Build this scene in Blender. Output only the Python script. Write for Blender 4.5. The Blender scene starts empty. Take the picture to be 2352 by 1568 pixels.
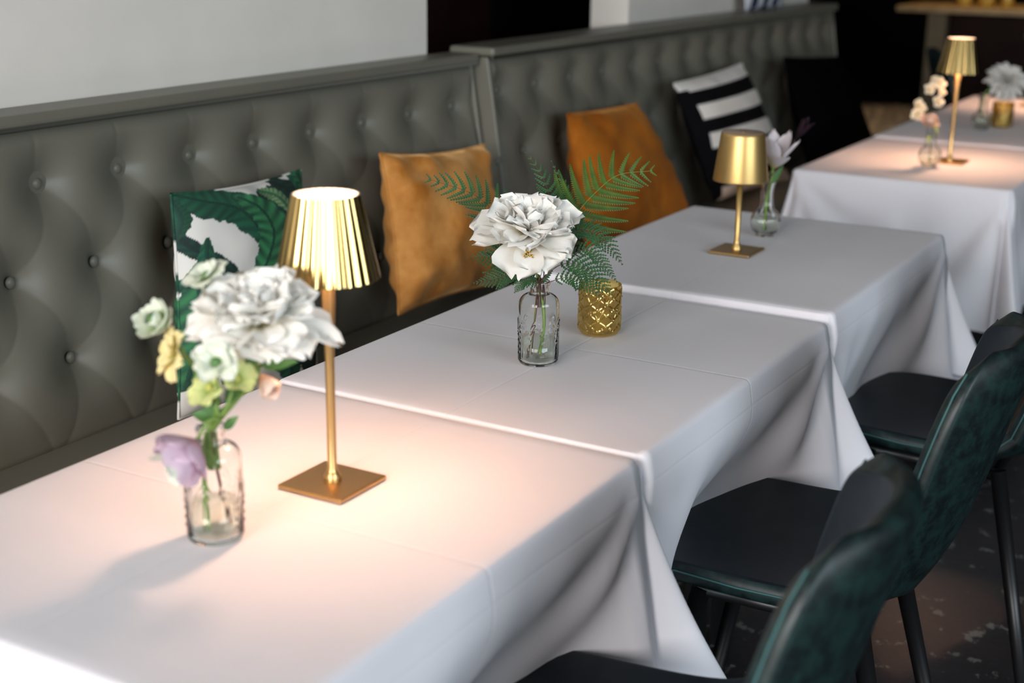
import bpy, math, random
import numpy as np
from math import sin, cos, pi, radians as R_
from mathutils import Vector, Matrix, noise as mnoise

S = bpy.context.scene
COL = S.collection

# ------------------------------------------------------------------ camera
YAW, PITCH, ROLL = 0.520, 0.286, 0.014
CAM = np.array([-1.621, -0.756, 1.451])
FPX = 3270.0
_f = np.array([cos(PITCH)*cos(YAW), cos(PITCH)*sin(YAW), -sin(PITCH)])
_r = np.cross(_f, [0, 0, 1]); _r /= np.linalg.norm(_r)
_u = np.cross(_r, _f)
RT = cos(ROLL)*_r + sin(ROLL)*_u
UP = -sin(ROLL)*_r + cos(ROLL)*_u
FW = _f
cd = bpy.data.cameras.new('camera'); cam = bpy.data.objects.new('camera', cd); COL.objects.link(cam)
cd.sensor_width = 36; cd.lens = FPX/2352*36
cd.clip_start = 0.05; cd.clip_end = 60
cam.matrix_world = Matrix(((RT[0], UP[0], -FW[0], CAM[0]), (RT[1], UP[1], -FW[1], CAM[1]), (RT[2], UP[2], -FW[2], CAM[2]), (0, 0, 0, 1)))
cd.dof.use_dof = True; cd.dof.focus_distance = 2.32; cd.dof.aperture_fstop = 2.9
S.camera = cam

# ------------------------------------------------------------------ world, daylight, exposure
S.view_settings.view_transform = 'Standard'
S.view_settings.look = 'None'
S.view_settings.gamma = 1
S.view_settings.use_curve_mapping = False
S.view_settings.exposure = 0.17
w = bpy.data.worlds.new('world'); S.world = w; w.use_nodes = True
w.node_tree.nodes['Background'].inputs[0].default_value = (0.55, 0.62, 0.7, 1)
w.node_tree.nodes['Background'].inputs[1].default_value = 0.10

def area(name, loc, target, sx, sy, power, col):
    d = bpy.data.lights.new(name, 'AREA'); d.shape = 'RECTANGLE'; d.size = sx; d.size_y = sy
    d.energy = power; d.color = col
    o = bpy.data.objects.new(name, d); COL.objects.link(o); o.location = loc
    o.rotation_euler = (Vector(target)-Vector(loc)).to_track_quat('-Z', 'Y').to_euler()
    return o
# daylight through the windows behind and beside the camera
area('window_daylight_back', (-6.6, 0.0, 2.3), (1.0, 0.5, 0.9), 4.0, 2.4, 470, (1.0, 0.975, 0.965))
area('window_daylight_side', (-1.6, -4.6, 1.9), (0.6, 0.2, 0.8), 3.6, 1.6, 150, (0.78, 0.91, 1.0))

# ------------------------------------------------------------------ helpers
def ray(u, v): return FW + RT*(u-1176)/FPX - UP*(v-784)/FPX
def onz(u, v, z): d = ray(u, v); return CAM + d*(z-CAM[2])/d[2]
def ony(u, v, y): d = ray(u, v); return CAM + d*(y-CAM[1])/d[1]
def dep(u, v, t): return CAM + ray(u, v)*t
def depth_of(p): return float((np.array(p)-CAM) @ FW)

def nz(p, s=1.0, seed=0.0): return mnoise.noise(Vector((p[0]*s+seed, p[1]*s-seed, p[2]*s+seed*.5)))

class MB:
    def __init__(self): self.v = []; self.f = []; self.m = []; self.uv = None
    def add(self, vs, fs, mi=0):
        b = len(self.v); self.v.extend([tuple(float(c) for c in p) for p in vs])
        for q in fs: self.f.append(tuple(i+b for i in q)); self.m.append(mi)
        return self
    def grid(self, P, mi=0, wrap=False, flip=False):
        P = np.asarray(P, float); n, m = P.shape[:2]; fs = []
        for i in range(n-1):
            for j in range(m if wrap else m-1):
                j2 = (j+1) % m
                q = (i*m+j, i*m+j2, (i+1)*m+j2, (i+1)*m+j)
                fs.append(q[::-1] if flip else q)
        return self.add(P.reshape(-1, 3), fs, mi)
    def lathe(self, prof, seg=40, c=(0, 0, 0), mi=0, fn=None, closed=False):
        P = []
        for k, (r, z) in enumerate(prof):
            row = []
            for j in range(seg):
                a = 2*pi*j/seg
                rr = fn(r, z, a) if fn else r
                row.append((c[0]+rr*cos(a), c[1]+rr*sin(a), c[2]+z))
            P.append(row)
        return self.grid(P, mi, wrap=True)
    def tube(self, path, rad, seg=10, mi=0, cap=True):
        path = [np.array(p, float) for p in path]; n = len(path)
        if not hasattr(rad, '__len__'): rad = [rad]*n
        T = [path[min(i+1, n-1)]-path[max(i-1, 0)] for i in range(n)]
        T = [t/(np.linalg.norm(t)+1e-12) for t in T]
        a = np.array([0, 0, 1.]) if abs(T[0][2]) < .9 else np.array([1., 0, 0])
        N = np.cross(T[0], a); N /= np.linalg.norm(N); P = []
        for i in range(n):
            N = N - T[i]*(N@T[i]); N /= np.linalg.norm(N); B = np.cross(T[i], N)
            P.append([path[i]+rad[i]*(cos(2*pi*j/seg)*N+sin(2*pi*j/seg)*B) for j in range(seg)])
        b = len(self.v); self.grid(P, mi, wrap=True)
        if cap:
            self.f.append(tuple(b+j for j in range(seg))); self.m.append(mi)
            self.f.append(tuple(b+(n-1)*seg+j for j in reversed(range(seg)))); self.m.append(mi)
        return self
    def box(self, x0, x1, y0, y1, z0, z1, mi=0):
        v = [(x, y, z) for z in (z0, z1) for y in (y0, y1) for x in (x0, x1)]
        return self.add(v, [(0, 2, 3, 1), (4, 5, 7, 6), (0, 1, 5, 4), (2, 6, 7, 3), (0, 4, 6, 2), (1, 3, 7, 5)], mi)
    def ball(self, c, r, seg=14, rings=9, mi=0, sc=(1, 1, 1)):
        pr = [(max(1e-5, r*sin(pi*i/rings)), -r*cos(pi*i/rings)) for i in range(rings+1)]
        P = [[(c[0]+q*cos(2*pi*j/seg)*sc[0], c[1]+q*sin(2*pi*j/seg)*sc[1], c[2]+z*sc[2]) for j in range(seg)] for q, z in pr]
        return self.grid(P, mi, wrap=True)
    def build(self, name, mats, parent=None, origin=None, smooth=True, colors=None, bevel=0, subsurf=0, solid=0, autosmooth=None):
        me = bpy.data.meshes.new(name)
        o0 = np.array(origin if origin is not None else (0, 0, 0), float)
        me.from_pydata([(a-o0[0], b-o0[1], c-o0[2]) for a, b, c in self.v], [], self.f)
        mats = mats if isinstance(mats, (list, tuple)) else [mats]
        for m in mats: me.materials.append(m)
        me.polygons.foreach_set('material_index', self.m)
        me.polygons.foreach_set('use_smooth', [smooth]*len(self.f))
        if colors is not None:
            at = me.color_attributes.new('pattern', 'FLOAT_COLOR', 'POINT')
            at.data.foreach_set('color', np.asarray(colors, np.float32).ravel())
        me.validate(); me.update()
        o = bpy.data.objects.new(name, me); COL.objects.link(o)
        if parent is not None: o.parent = parent
        elif origin is not None: o.location = tuple(o0)
        if bevel:
            b = o.modifiers.new('bevel', 'BEVEL'); b.width = bevel; b.segments = 3; b.limit_method = 'ANGLE'
        if solid:
            s = o.modifiers.new('solid', 'SOLIDIFY'); s.thickness = solid; s.offset = 0
        if subsurf:
            s = o.modifiers.new('sub', 'SUBSURF'); s.levels = subsurf; s.render_levels = subsurf
        if autosmooth:
            me.set_sharp_from_angle(angle=autosmooth)
        return o

def tag(o, label=None, cat=None, group=None, kind=None):
    if label: o['label'] = label
    if cat: o['category'] = cat
    if group: o['group'] = group
    if kind: o['kind'] = kind
    return o
def thing(name, loc, label, cat, group=None, rz=0):
    o = bpy.data.objects.new(name, None); COL.objects.link(o); o.empty_display_size = .05
    o.location = tuple(float(c) for c in loc); o.rotation_euler = (0, 0, rz)
    return tag(o, label, cat, group)
def copy_tree(o, parent=None):
    c = o.copy(); COL.objects.link(c); c.parent = parent
    for ch in list(o.children): copy_tree(ch, c)
    return c

# ------------------------------------------------------------------ materials
def mat(name, col=(.5, .5, .5), rough=.5, metal=0, **kw):
    m = bpy.data.materials.new(name); m.use_nodes = True
    nt = m.node_tree; b = nt.nodes['Principled BSDF']
    b.inputs['Base Color'].default_value = (*col, 1); b.inputs['Roughness'].default_value = rough
    b.inputs['Metallic'].default_value = metal
    for k, v in kw.items():
        k2 = k.replace('_', ' ')
        b.inputs[k2].default_value = v
    return m
def nodes(m): return m.node_tree, m.node_tree.nodes, m.node_tree.links, m.node_tree.nodes['Principled BSDF']
def tex_noise(m, scale, detail=4, rough=.5, coord='Object', stretch=None):
    nt, N, L, b = nodes(m)
    tc = N.new('ShaderNodeTexCoord'); t = N.new('ShaderNodeTexNoise')
    t.inputs['Scale'].default_value = scale; t.inputs['Detail'].default_value = detail; t.inputs['Roughness'].default_value = rough
    src = tc.outputs[coord]
    if stretch:
        mp = N.new('ShaderNodeMapping'); mp.inputs['Scale'].default_value = stretch
        L.new(src, mp.inputs['Vector']); src = mp.outputs[0]
    L.new(src, t.inputs['Vector']); return t
def ramp(m, src, stops, interp='LINEAR'):
    nt, N, L, b = nodes(m); r = N.new('ShaderNodeValToRGB'); cr = r.color_ramp; cr.interpolation = interp
    while len(cr.elements) < len(stops): cr.elements.new(.5)
    for e, (p, c) in zip(cr.elements, stops): e.position = p; e.color = (*c, 1)
    L.new(src, r.inputs[0]); return r
def bump(m, src, strength=.3, dist=.002):
    nt, N, L, b = nodes(m); bp = N.new('ShaderNodeBump'); bp.inputs['Strength'].default_value = strength
    bp.inputs['Distance'].default_value = dist; L.new(src, bp.inputs['Height'])
    prev = b.inputs['Normal'].links[0].from_socket if b.inputs['Normal'].links else None
    if prev: L.new(prev, bp.inputs['Normal'])
    L.new(bp.outputs[0], b.inputs['Normal']); return bp
def noisy(name, c0, c1, scale, rough, lo=.35, hi=.65, bs=.2, bd=.001, detail=5, **kw):
    m = mat(name, c0, rough, **kw); t = tex_noise(m, scale, detail)
    r = ramp(m, t.outputs[0], [(lo, c0), (hi, c1)]); nt, N, L, b = nodes(m)
    L.new(r.outputs[0], b.inputs['Base Color'])
    if bs: bump(m, t.outputs[0], bs, bd)
    return m
def glass(name, tint=(1, 1, 1), rough=.02, gl=(1, 1, 1), face=.35, lo=.05, hi=.9):
    m = bpy.data.materials.new(name); m.use_nodes = True; nt = m.node_tree; N = nt.nodes; L = nt.links
    N.remove(N['Principled BSDF']); out = N['Material Output']
    tr = N.new('ShaderNodeBsdfTransparent'); tr.inputs[0].default_value = (*tint, 1)
    g = N.new('ShaderNodeBsdfGlossy'); g.inputs[0].default_value = (*gl, 1); g.inputs['Roughness'].default_value = rough
    lw = N.new('ShaderNodeLayerWeight'); lw.inputs[0].default_value = face
    mr = N.new('ShaderNodeMapRange'); mr.inputs[3].default_value = lo; mr.inputs[4].default_value = hi
    L.new(lw.outputs['Facing'], mr.inputs[0])
    mx = N.new('ShaderNodeMixShader'); L.new(mr.outputs[0], mx.inputs[0]); L.new(tr.outputs[0], mx.inputs[1]); L.new(g.outputs[0], mx.inputs[2])
    L.new(mx.outputs[0], out.inputs[0]); return m
def petal_mat(name, c0, c1, axis_attr=True, rough=.55, trans=.2):
    """petal tissue: diffuse with some light passing through; colours read from the 'pattern' attribute (0 base .. 1 tip)"""
    m = bpy.data.materials.new(name); m.use_nodes = True; nt = m.node_tree; N = nt.nodes; L = nt.links
    b = N['Principled BSDF']; b.inputs['Roughness'].default_value = rough; b.inputs['Specular IOR Level'].default_value = .25
    a = N.new('ShaderNodeAttribute'); a.attribute_name = 'pattern'
    r = N.new('ShaderNodeValToRGB'); cr = r.color_ramp
    cr.elements[0].color = (*c0, 1); cr.elements[1].color = (*c1, 1); cr.elements[0].position = .12; cr.elements[1].position = .5
    L.new(a.outputs['Fac'], r.inputs[0]); L.new(r.outputs[0], b.inputs['Base Color'])
    t = N.new('ShaderNodeBsdfTranslucent'); L.new(r.outputs[0], t.inputs[0])
    mx = N.new('ShaderNodeMixShader'); mx.inputs[0].default_value = trans
    L.new(b.outputs[0], mx.inputs[1]); L.new(t.outputs[0], mx.inputs[2]); L.new(mx.outputs[0], N['Material Output'].inputs[0])
    return m
def pattern_mat(name, rough=.8, **kw):
    m = mat(name, (1, 1, 1), rough, **kw); nt, N, L, b = nodes(m)
    a = N.new('ShaderNodeAttribute'); a.attribute_name = 'pattern'; L.new(a.outputs['Color'], b.inputs['Base Color'])
    t = tex_noise(m, 900, 2); bump(m, t.outputs[0], .15, .0006); return m

M = {}
M['plaster'] = noisy('white_plaster', (.72, .675, .61), (.76, .71, .645), 6, .85, bs=.1)
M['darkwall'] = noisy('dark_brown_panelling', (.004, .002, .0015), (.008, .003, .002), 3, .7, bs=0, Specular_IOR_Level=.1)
M['darkwood'] = noisy('dark_red_wood', (.010, .003, .002), (.016, .005, .003), 5, .6, bs=0, Specular_IOR_Level=.12)
M['ceiling'] = mat('ceiling_paint', (.25, .24, .23), .9)
M['black'] = mat('black_powder_coat', (.008, .008, .009), .38)
M['blackcloth'] = noisy('black_woven_fabric', (.0012, .0012, .0015), (.003, .003, .0035), 200, .9, bs=.2, Specular_IOR_Level=.02)
M['brownboard'] = mat('table_board', (.06, .035, .02), .5)
M['barwood'] = noisy('honey_wood', (.30, .20, .09), (.42, .29, .14), 12, .4, bs=0)
M['barpost'] = noisy('lit_timber_post', (.13, .09, .05), (.18, .13, .07), 8, .6, bs=0)

# floor: dark worn concrete with pale chips and rusty stains
m = M['floor'] = mat('worn_dark_concrete', (.01, .01, .012), .42)
nt, N, L, b = nodes(m)
t1 = tex_noise(m, 17, 6, .62); t2 = tex_noise(m, 60, 4, .6); t3 = tex_noise(m, 2.3, 4)
r0 = ramp(m, t3.outputs[0], [(.5, (.011, .010, .013)), (.9, (.030, .015, .009))])
r1 = ramp(m, t1.outputs[0], [(.60, (0, 0, 0)), (.63, (1, 1, 1))]); r2 = ramp(m, t2.outputs[0], [(.68, (0, 0, 0)), (.74, (.6, .6, .6))])
ad = N.new('ShaderNodeMath'); ad.operation = 'MAXIMUM'; L.new(r1.outputs[0], ad.inputs[0]); L.new(r2.outputs[0], ad.inputs[1])
mx = N.new('ShaderNodeMix'); mx.data_type = 'RGBA'; L.new(ad.outputs[0], mx.inputs[0]); L.new(r0.outputs[0], mx.inputs[6]); mx.inputs[7].default_value = (.17, .165, .145, 1)
L.new(mx.outputs[2], b.inputs['Base Color']); bump(m, t2.outputs[0], .3, .002)

# grey-green leatherette of the benches
m = M['bench'] = mat('olive_grey_leatherette', (.118, .117, .095), .43)
t = tex_noise(m, 420, 3); bump(m, t.outputs[0], .12, .0005)
t = tex_noise(m, 3, 3); r = ramp(m, t.outputs[0], [(.3, (.138, .132, .104)), (.7, (.156, .148, .116))]); nodes(m)[2].new(r.outputs[0], nodes(m)[3].inputs['Base Color'])
M['piping'] = mat('bench_piping', (.06, .06, .048), .5)

# white table linen with ironed creases every 0.27 m
m = M['linen'] = mat('white_table_linen', (.74, .715, .75), .75, Sheen_Weight=.12)
nt, N, L, b = nodes(m)
tw = tex_noise(m, 1500, 2); bump(m, tw.outputs[0], .06, .0004)
tl = tex_noise(m, 5, 4, .5); bump(m, tl.outputs[0], .25, .006)
tc = N.new('ShaderNodeTexCoord'); sx = N.new('ShaderNodeSeparateXYZ'); L.new(tc.outputs['UV'], sx.inputs[0])
last = None
for i, per in ((0, .42), (1, .36)):
    a1 = N.new('ShaderNodeMath'); a1.operation = 'PINGPONG'; a1.inputs[1].default_value = per/2
    L.new(sx.outputs[i], a1.inputs[0])
    mr = N.new('ShaderNodeMapRange'); mr.interpolation_type = 'SMOOTHSTEP'; mr.inputs[1].default_value = .0; mr.inputs[2].default_value = .0045
    mr.inputs[3].default_value = 1; mr.inputs[4].default_value = 0
    L.new(a1.outputs[0], mr.inputs[0])
    if last is None: last = mr.outputs[0]
    else:
        mm = N.new('ShaderNodeMath'); mm.operation = 'MAXIMUM'; L.new(last, mm.inputs[0]); L.new(mr.outputs[0], mm.inputs[1]); last = mm.outputs[0]
bump(m, last, .3, .0014)

# chair leather
m = M['leather'] = mat('dark_teal_leather', (.012, .03, .032), .42, Specular_IOR_Level=.4)
t = tex_noise(m, 38, 6, .65); r = ramp(m, t.outputs[0], [(.40, (.003, .007, .008)), (.62, (.008, .024, .023))])
nodes(m)[2].new(r.outputs[0], nodes(m)[3].inputs['Base Color']); bump(m, t.outputs[0], .25, .0012)
m = M['leather_in'] = mat('smooth_navy_leather', (.006, .011, .016), .45, Specular_IOR_Level=.28)
t = tex_noise(m, 30, 5, .6); r = ramp(m, t.outputs[0], [(.35, (.003, .006, .010)), (.7, (.006, .013, .018))])
nodes(m)[2].new(r.outputs[0], nodes(m)[3].inputs['Base Color']); bump(m, t.outputs[0], .15, .001)
M['stitch'] = mat('teal_stitching', (.03, .10, .10), .6)

M['brass_fluted'] = mat('fluted_polished_brass', (.56, .39, .15), .2, 1)
M['brass'] = mat('brushed_brass', (.66, .43, .18), .36, 1)
M['brass_satin'] = mat('satin_gold_enamel', (.58, .38, .14), .38, .85)
M['bronze'] = mat('bronze_base_plate', (.42, .27, .11), .33, .9)
M['lamp_inner'] = mat('white_lamp_lining', (.8, .72, .6), .6)
def emit(name, col, st):
    m = bpy.data.materials.new(name); m.use_nodes = True; b = m.node_tree.nodes['Principled BSDF']
    b.inputs['Base Color'].default_value = (.8, .7, .6, 1)
    b.inputs['Emission Color'].default_value = (*col, 1); b.inputs['Emission Strength'].default_value = st; return m
M['glow'] = emit('glowing_diffuser', (1, .76, .62), 3.2)

M['glass'] = mat('clear_bottle_glass', (.97, .985, .975), .0, 0, Transmission_Weight=1.0, IOR=1.33)
M['water'] = glass('vase_water', (.93, .95, .90), .02, (1, 1, 1), .3, .03, .4)
m = M['amber'] = glass('gold_tinted_glass', (.93, .82, .46), .08, (.90, .70, .28), .5, .20, .85)
M['wax'] = mat('candle_wax', (.75, .68, .5), .5, Subsurface_Weight=.2)
M['stem'] = mat('fresh_green_stem', (.16, .26, .05), .5)
M['stem_dark'] = mat('brown_twig', (.09, .035, .02), .6)
M['fern'] = noisy('fern_green', (.014, .062, .018), (.028, .10, .025), 40, .55, bs=0)
M['fern_light'] = noisy('young_fern_green', (.038, .090, .010), (.065, .125, .014), 40, .55, bs=0)
M['leafm'] = noisy('leaf_green', (.05, .13, .03), (.09, .20, .05), 50, .5, bs=0)
M['peony'] = petal_mat('white_peony_petal', (.80, .72, .46), (.96, .935, .88), trans=.2)
M['dahlia'] = petal_mat('ivory_petal', (.66, .66, .48), (.76, .74, .70))
M['tulip'] = petal_mat('white_violet_tulip_petal', (.72, .62, .25), (.78, .70, .72))
M['lilac'] = petal_mat('lilac_pink_petal', (.66, .34, .42), (.72, .55, .66), trans=.35)
M['lemon'] = petal_mat('pale_yellow_petal', (.55, .55, .15), (.86, .74, .38))
M['green_white'] = petal_mat('greenish_white_petal', (.35, .52, .18), (.80, .83, .70))
M['lime'] = petal_mat('lime_green_petal', (.30, .42, .10), (.62, .66, .28))
M['peach'] = petal_mat('peach_petal', (.75, .45, .3), (.85, .66, .55))
M['cream_orchid'] = petal_mat('cream_orchid_petal', (.80, .62, .30), (.86, .76, .56))
M['plum'] = petal_mat('dark_plum_petal', (.006, .0005, .003), (.010, .001, .005), trans=.02, rough=.8)
M['stamen'] = mat('yellow_stamens', (.7, .45, .06), .7)

# ------------------------------------------------------------------ room
def struct(name, mb, m, origin=None, **kw):
    o = mb.build(name, m, origin=origin, smooth=False, **kw); o['kind'] = 'structure'; return o
struct('floor', MB().box(-5, 12.6, -5.2, 5.0, -.1, 0), M['floor'])
struct('ceiling', MB().box(-5, 12.6, -5.2, 5.0, 3.0, 3.1), M['ceiling'])
WY = 1.335
struct('wall_left', MB().box(-5, 1.56, WY, WY+.14, 0, 3.0), M['plaster'])
struct('wall_left', MB().box(2.78, 4.62, WY, WY+.14, 0, 3.0), M['plaster'])
struct('wall_left', MB().box(1.56, 2.78, WY, WY+.14, 0, .9), M['plaster'])
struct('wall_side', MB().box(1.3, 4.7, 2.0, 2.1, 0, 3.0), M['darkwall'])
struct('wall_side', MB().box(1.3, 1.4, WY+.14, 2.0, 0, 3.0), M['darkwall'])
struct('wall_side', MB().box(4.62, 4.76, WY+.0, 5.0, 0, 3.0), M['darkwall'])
# dark panelled door standing in the opening behind the bench
d1 = MB().box(1.6, 2.76, 1.86, 1.92, 0, 2.3)
for x0, x1 in ((1.68, 1.80), (1.86, 2.12), (2.2, 2.46)): d1.box(x0, x1, 1.845, 1.86, .9, 2.1)
struct('door_1', d1, M['darkwood'])
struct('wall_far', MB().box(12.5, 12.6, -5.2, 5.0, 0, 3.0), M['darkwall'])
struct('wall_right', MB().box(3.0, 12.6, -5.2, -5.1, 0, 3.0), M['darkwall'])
struct('wall_right', MB().box(-5, 3.0, -5.2, -5.1, 0, .5), M['plaster'])
struct('wall_back', MB().box(-5, -4.9, -5.2, 5.0, 0, .4), M['plaster'])
struct('wall_back', MB().box(-5, -4.9, 1.6, 5.0, .4, 3.0), M['plaster'])
for x0, x1, y in ((6.1, 6.7, 3.6), (7.2, 7.9, 4.0)):
    pn = MB().box(x0, x1, y, y+.08, .0, 2.4)
    pn.box(x0+.08, x1-.08, y-.015, y, .5, 1.1); pn.box(x0+.08, x1-.08, y-.015, y, 1.25, 2.2)
    o = struct('door_2', pn, M['darkwood'])

# ------------------------------------------------------------------ tufted benches
def bench(name, x0, x1, ytop, bx0, bsp, zrows, label, step, ztop, seat=True):
    """reclined button-tufted back; face y = yf(z)"""
    root = thing(name, ((x0+x1)/2, 1.2, 0), label, 'bench')
    og = root.location
    yf = lambda z: ytop - .17*(ztop-.10-z)*(1 if z < ztop-.10 else .3)
    zb = .50
    btn = []
    for ri, z in enumerate(zrows):
        off = 0 if ri % 2 == 0 else -bsp/2
        k = 0
        x = bx0+off
        while x-bsp > x0+.03: x -= bsp
        while x < x1-.03: btn.append((x, z, ri)); x += bsp
    nx = int((x1-x0)/step)+1; nzv = int((ztop-zb)/(step*1.0))+1
    X, Z = np.meshgrid(np.linspace(x0, x1, nx), np.linspace(zb, ztop, nzv), indexing='ij')
    H = np.full(X.shape, .0)
    dmin = np.full(X.shape, 9.)
    rs = zrows[0]-zrows[1]
    D2 = np.zeros(X.shape)
    for (bx, bz, ri) in btn:
        d = np.sqrt((X-bx)**2 + (Z-bz)**2)
        D2 += np.exp(-d/.036)*.031 + np.exp(-(d/.06)**2)*.014
        # pleats from the button to its diagonal neighbours, gently curved
        for sx in (-1, 1):
            for lowest in (0,):
                ex, ez = bx+sx*bsp/2, bz-rs
                vx, vz = ex-bx, ez-bz; Ln = math.hypot(vx, vz); tx, tz = vx/Ln, vz/Ln
                s = (X-bx)*tx+(Z-bz)*tz; nrm = -(X-bx)*tz+(Z-bz)*tx
                curve = .019*np.sin(np.clip(s/Ln, 0, 1)*pi)
                dd = nrm-curve
                msk = (s > 0) & (s < Ln)
                D2 += np.where(msk, .0011*np.exp(-np.abs(dd)/.003)+.0010*np.exp(-(dd/.02)**2), 0)
        if ri == 0:   # pleat to the top edge
            c = bx-.018*np.sin(np.clip((Z-bz)/(ztop-bz), 0, 1)*pi*.5)
            D2 += np.where(Z > bz, .0014*np.exp(-np.abs(X-c)/.003), 0)
    H = .030 - D2
    e = np.minimum(np.minimum(X-x0, x1-X), np.minimum(Z-zb, ztop-Z))
    H = H*np.clip(e/.03, 0, 1)**.5
    Yf = ytop - .17*np.where(Z < ztop-.10, ztop-.10-Z, (ztop-.10-Z)*.3)
    P = np.stack([X, Yf+.03-H, Z], -1)
    mb = MB(); mb.grid(P, flip=False); mb.build('backrest', M['bench'], root, origin=og)
    # frame behind the padding: rear, sides
    fr = MB().box(x0, x1, ytop+.03, WY-.002, .10, ztop-.002)
    for xa, xb in ((x0-.001, x0+.012), (x1-.012, x1+.001)):
        fr.add([(xa, yf(zb)+.005, zb), (xb, yf(zb)+.005, zb), (xb, WY-.004, zb), (xa, WY-.004, zb), (xa, yf(ztop)+.012, ztop), (xb, yf(ztop)+.012, ztop), (xb, WY-.004, ztop), (xa, WY-.004, ztop)],
               [(0, 3, 2, 1), (4, 5, 6, 7), (0, 1, 5, 4), (2, 3, 7, 6), (0, 4, 7, 3), (1, 2, 6, 5)])
    fr.build('back_frame', M['bench'], root, origin=og, smooth=False, bevel=.004)
    tr = MB().box(x0-.004, x1+.004, ytop-.004, WY-.003, ztop+.002, ztop+.026)
    tr.build('top_rail', M['bench'], root, origin=og, smooth=False, bevel=.009)
    pp = MB().tube([(x0, ytop+.003, ztop), (x1, ytop+.003, ztop)], .005, 8)
    pp.build('piping', M['piping'], root, origin=og)
    for bx, bz, ri in btn:
        gi = min(nx-1, int(round((bx-x0)/(x1-x0)*(nx-1)))); gj = min(nzv-1, int(round((bz-zb)/(ztop-zb)*(nzv-1))))
        bm = MB().ball((bx, P[gi, gj, 1]-.0135, bz), .0115, 16, 9, sc=(1, .6, 1))
        bm.build('button', M['bench'], root, origin=og)
    sc = MB().box(x0, x1, .72, yf(.53)+.035, .40, .525)
    sc.build('seat_cushion', M['bench'], root, origin=og, smooth=False, bevel=.03)
    bs = MB().box(x0+.01, x1-.01, .80, 1.2, .0, .40)
    bs.build('plinth', M['blackcloth'], root, origin=og, smooth=False)
    return root
bench('tufted_bench', -1.05, 1.655, 1.235, .167, .2, (.985, .824, .664), 'olive grey button-tufted bench on the left, behind the leaf print cushion', .0045, 1.092)
bench('tufted_bench', 1.665, 4.60, 1.195, 1.735, .212, (1.015, .842, .67), 'olive grey button-tufted bench farther back, its top a little higher than its neighbour', .006, 1.108)

# ------------------------------------------------------------------ tables and cloths
YB = .638
TAB = [  # x0, x1, z, hang, flare at the four corners (x0y0, x1y0, x1y1, x0y1), chair centre x (or None), chair push y
    (-.76, .052, .750, .36, (.2, .38, .1, .1), -.27, .09),
    (.058, .872, .7508, .36, (.0, .42, .1, .0), .48, .095),
    (.880, 1.735, .763, .34, (.0, .40, .2, .0), 1.26, .05),
    (2.500, 3.322, .750, .42, (.22, .1, .05, .25), None, 0),
    (3.345, 4.150, .753, .40, (.0, .2, .05, .05), None, 0),
    (4.165, 4.870, .750, .40, (.0, .3, .3, .05), None, 0)]
TL = ['white clothed table nearest the camera, under the blurred bouquet and glowing lamp',
      'white clothed table under the peony and fern bottle',
      'white clothed table under the unlit gold lamp',
      'white clothed table beyond the gap, under the far glowing lamp',
      'white clothed table carrying the white dahlia vase', 'white clothed table farthest away at the right edge']
CL = ['white tablecloth nearest the camera, lit peach by the glowing lamp',
      'white tablecloth under the peony bottle, hanging over the dark teal chair',
      'white tablecloth under the unlit gold lamp, with ironed fold creases',
      'white tablecloth beyond the gap between tables, its end hanging smooth and bluish',
      'white tablecloth under the white dahlia vase and second votive', 'white tablecloth on the farthest table by the bar']

def ss(x, a, b):
    t = np.clip((x-a)/(b-a), 0, 1); return t*t*(3-2*t)

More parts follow.
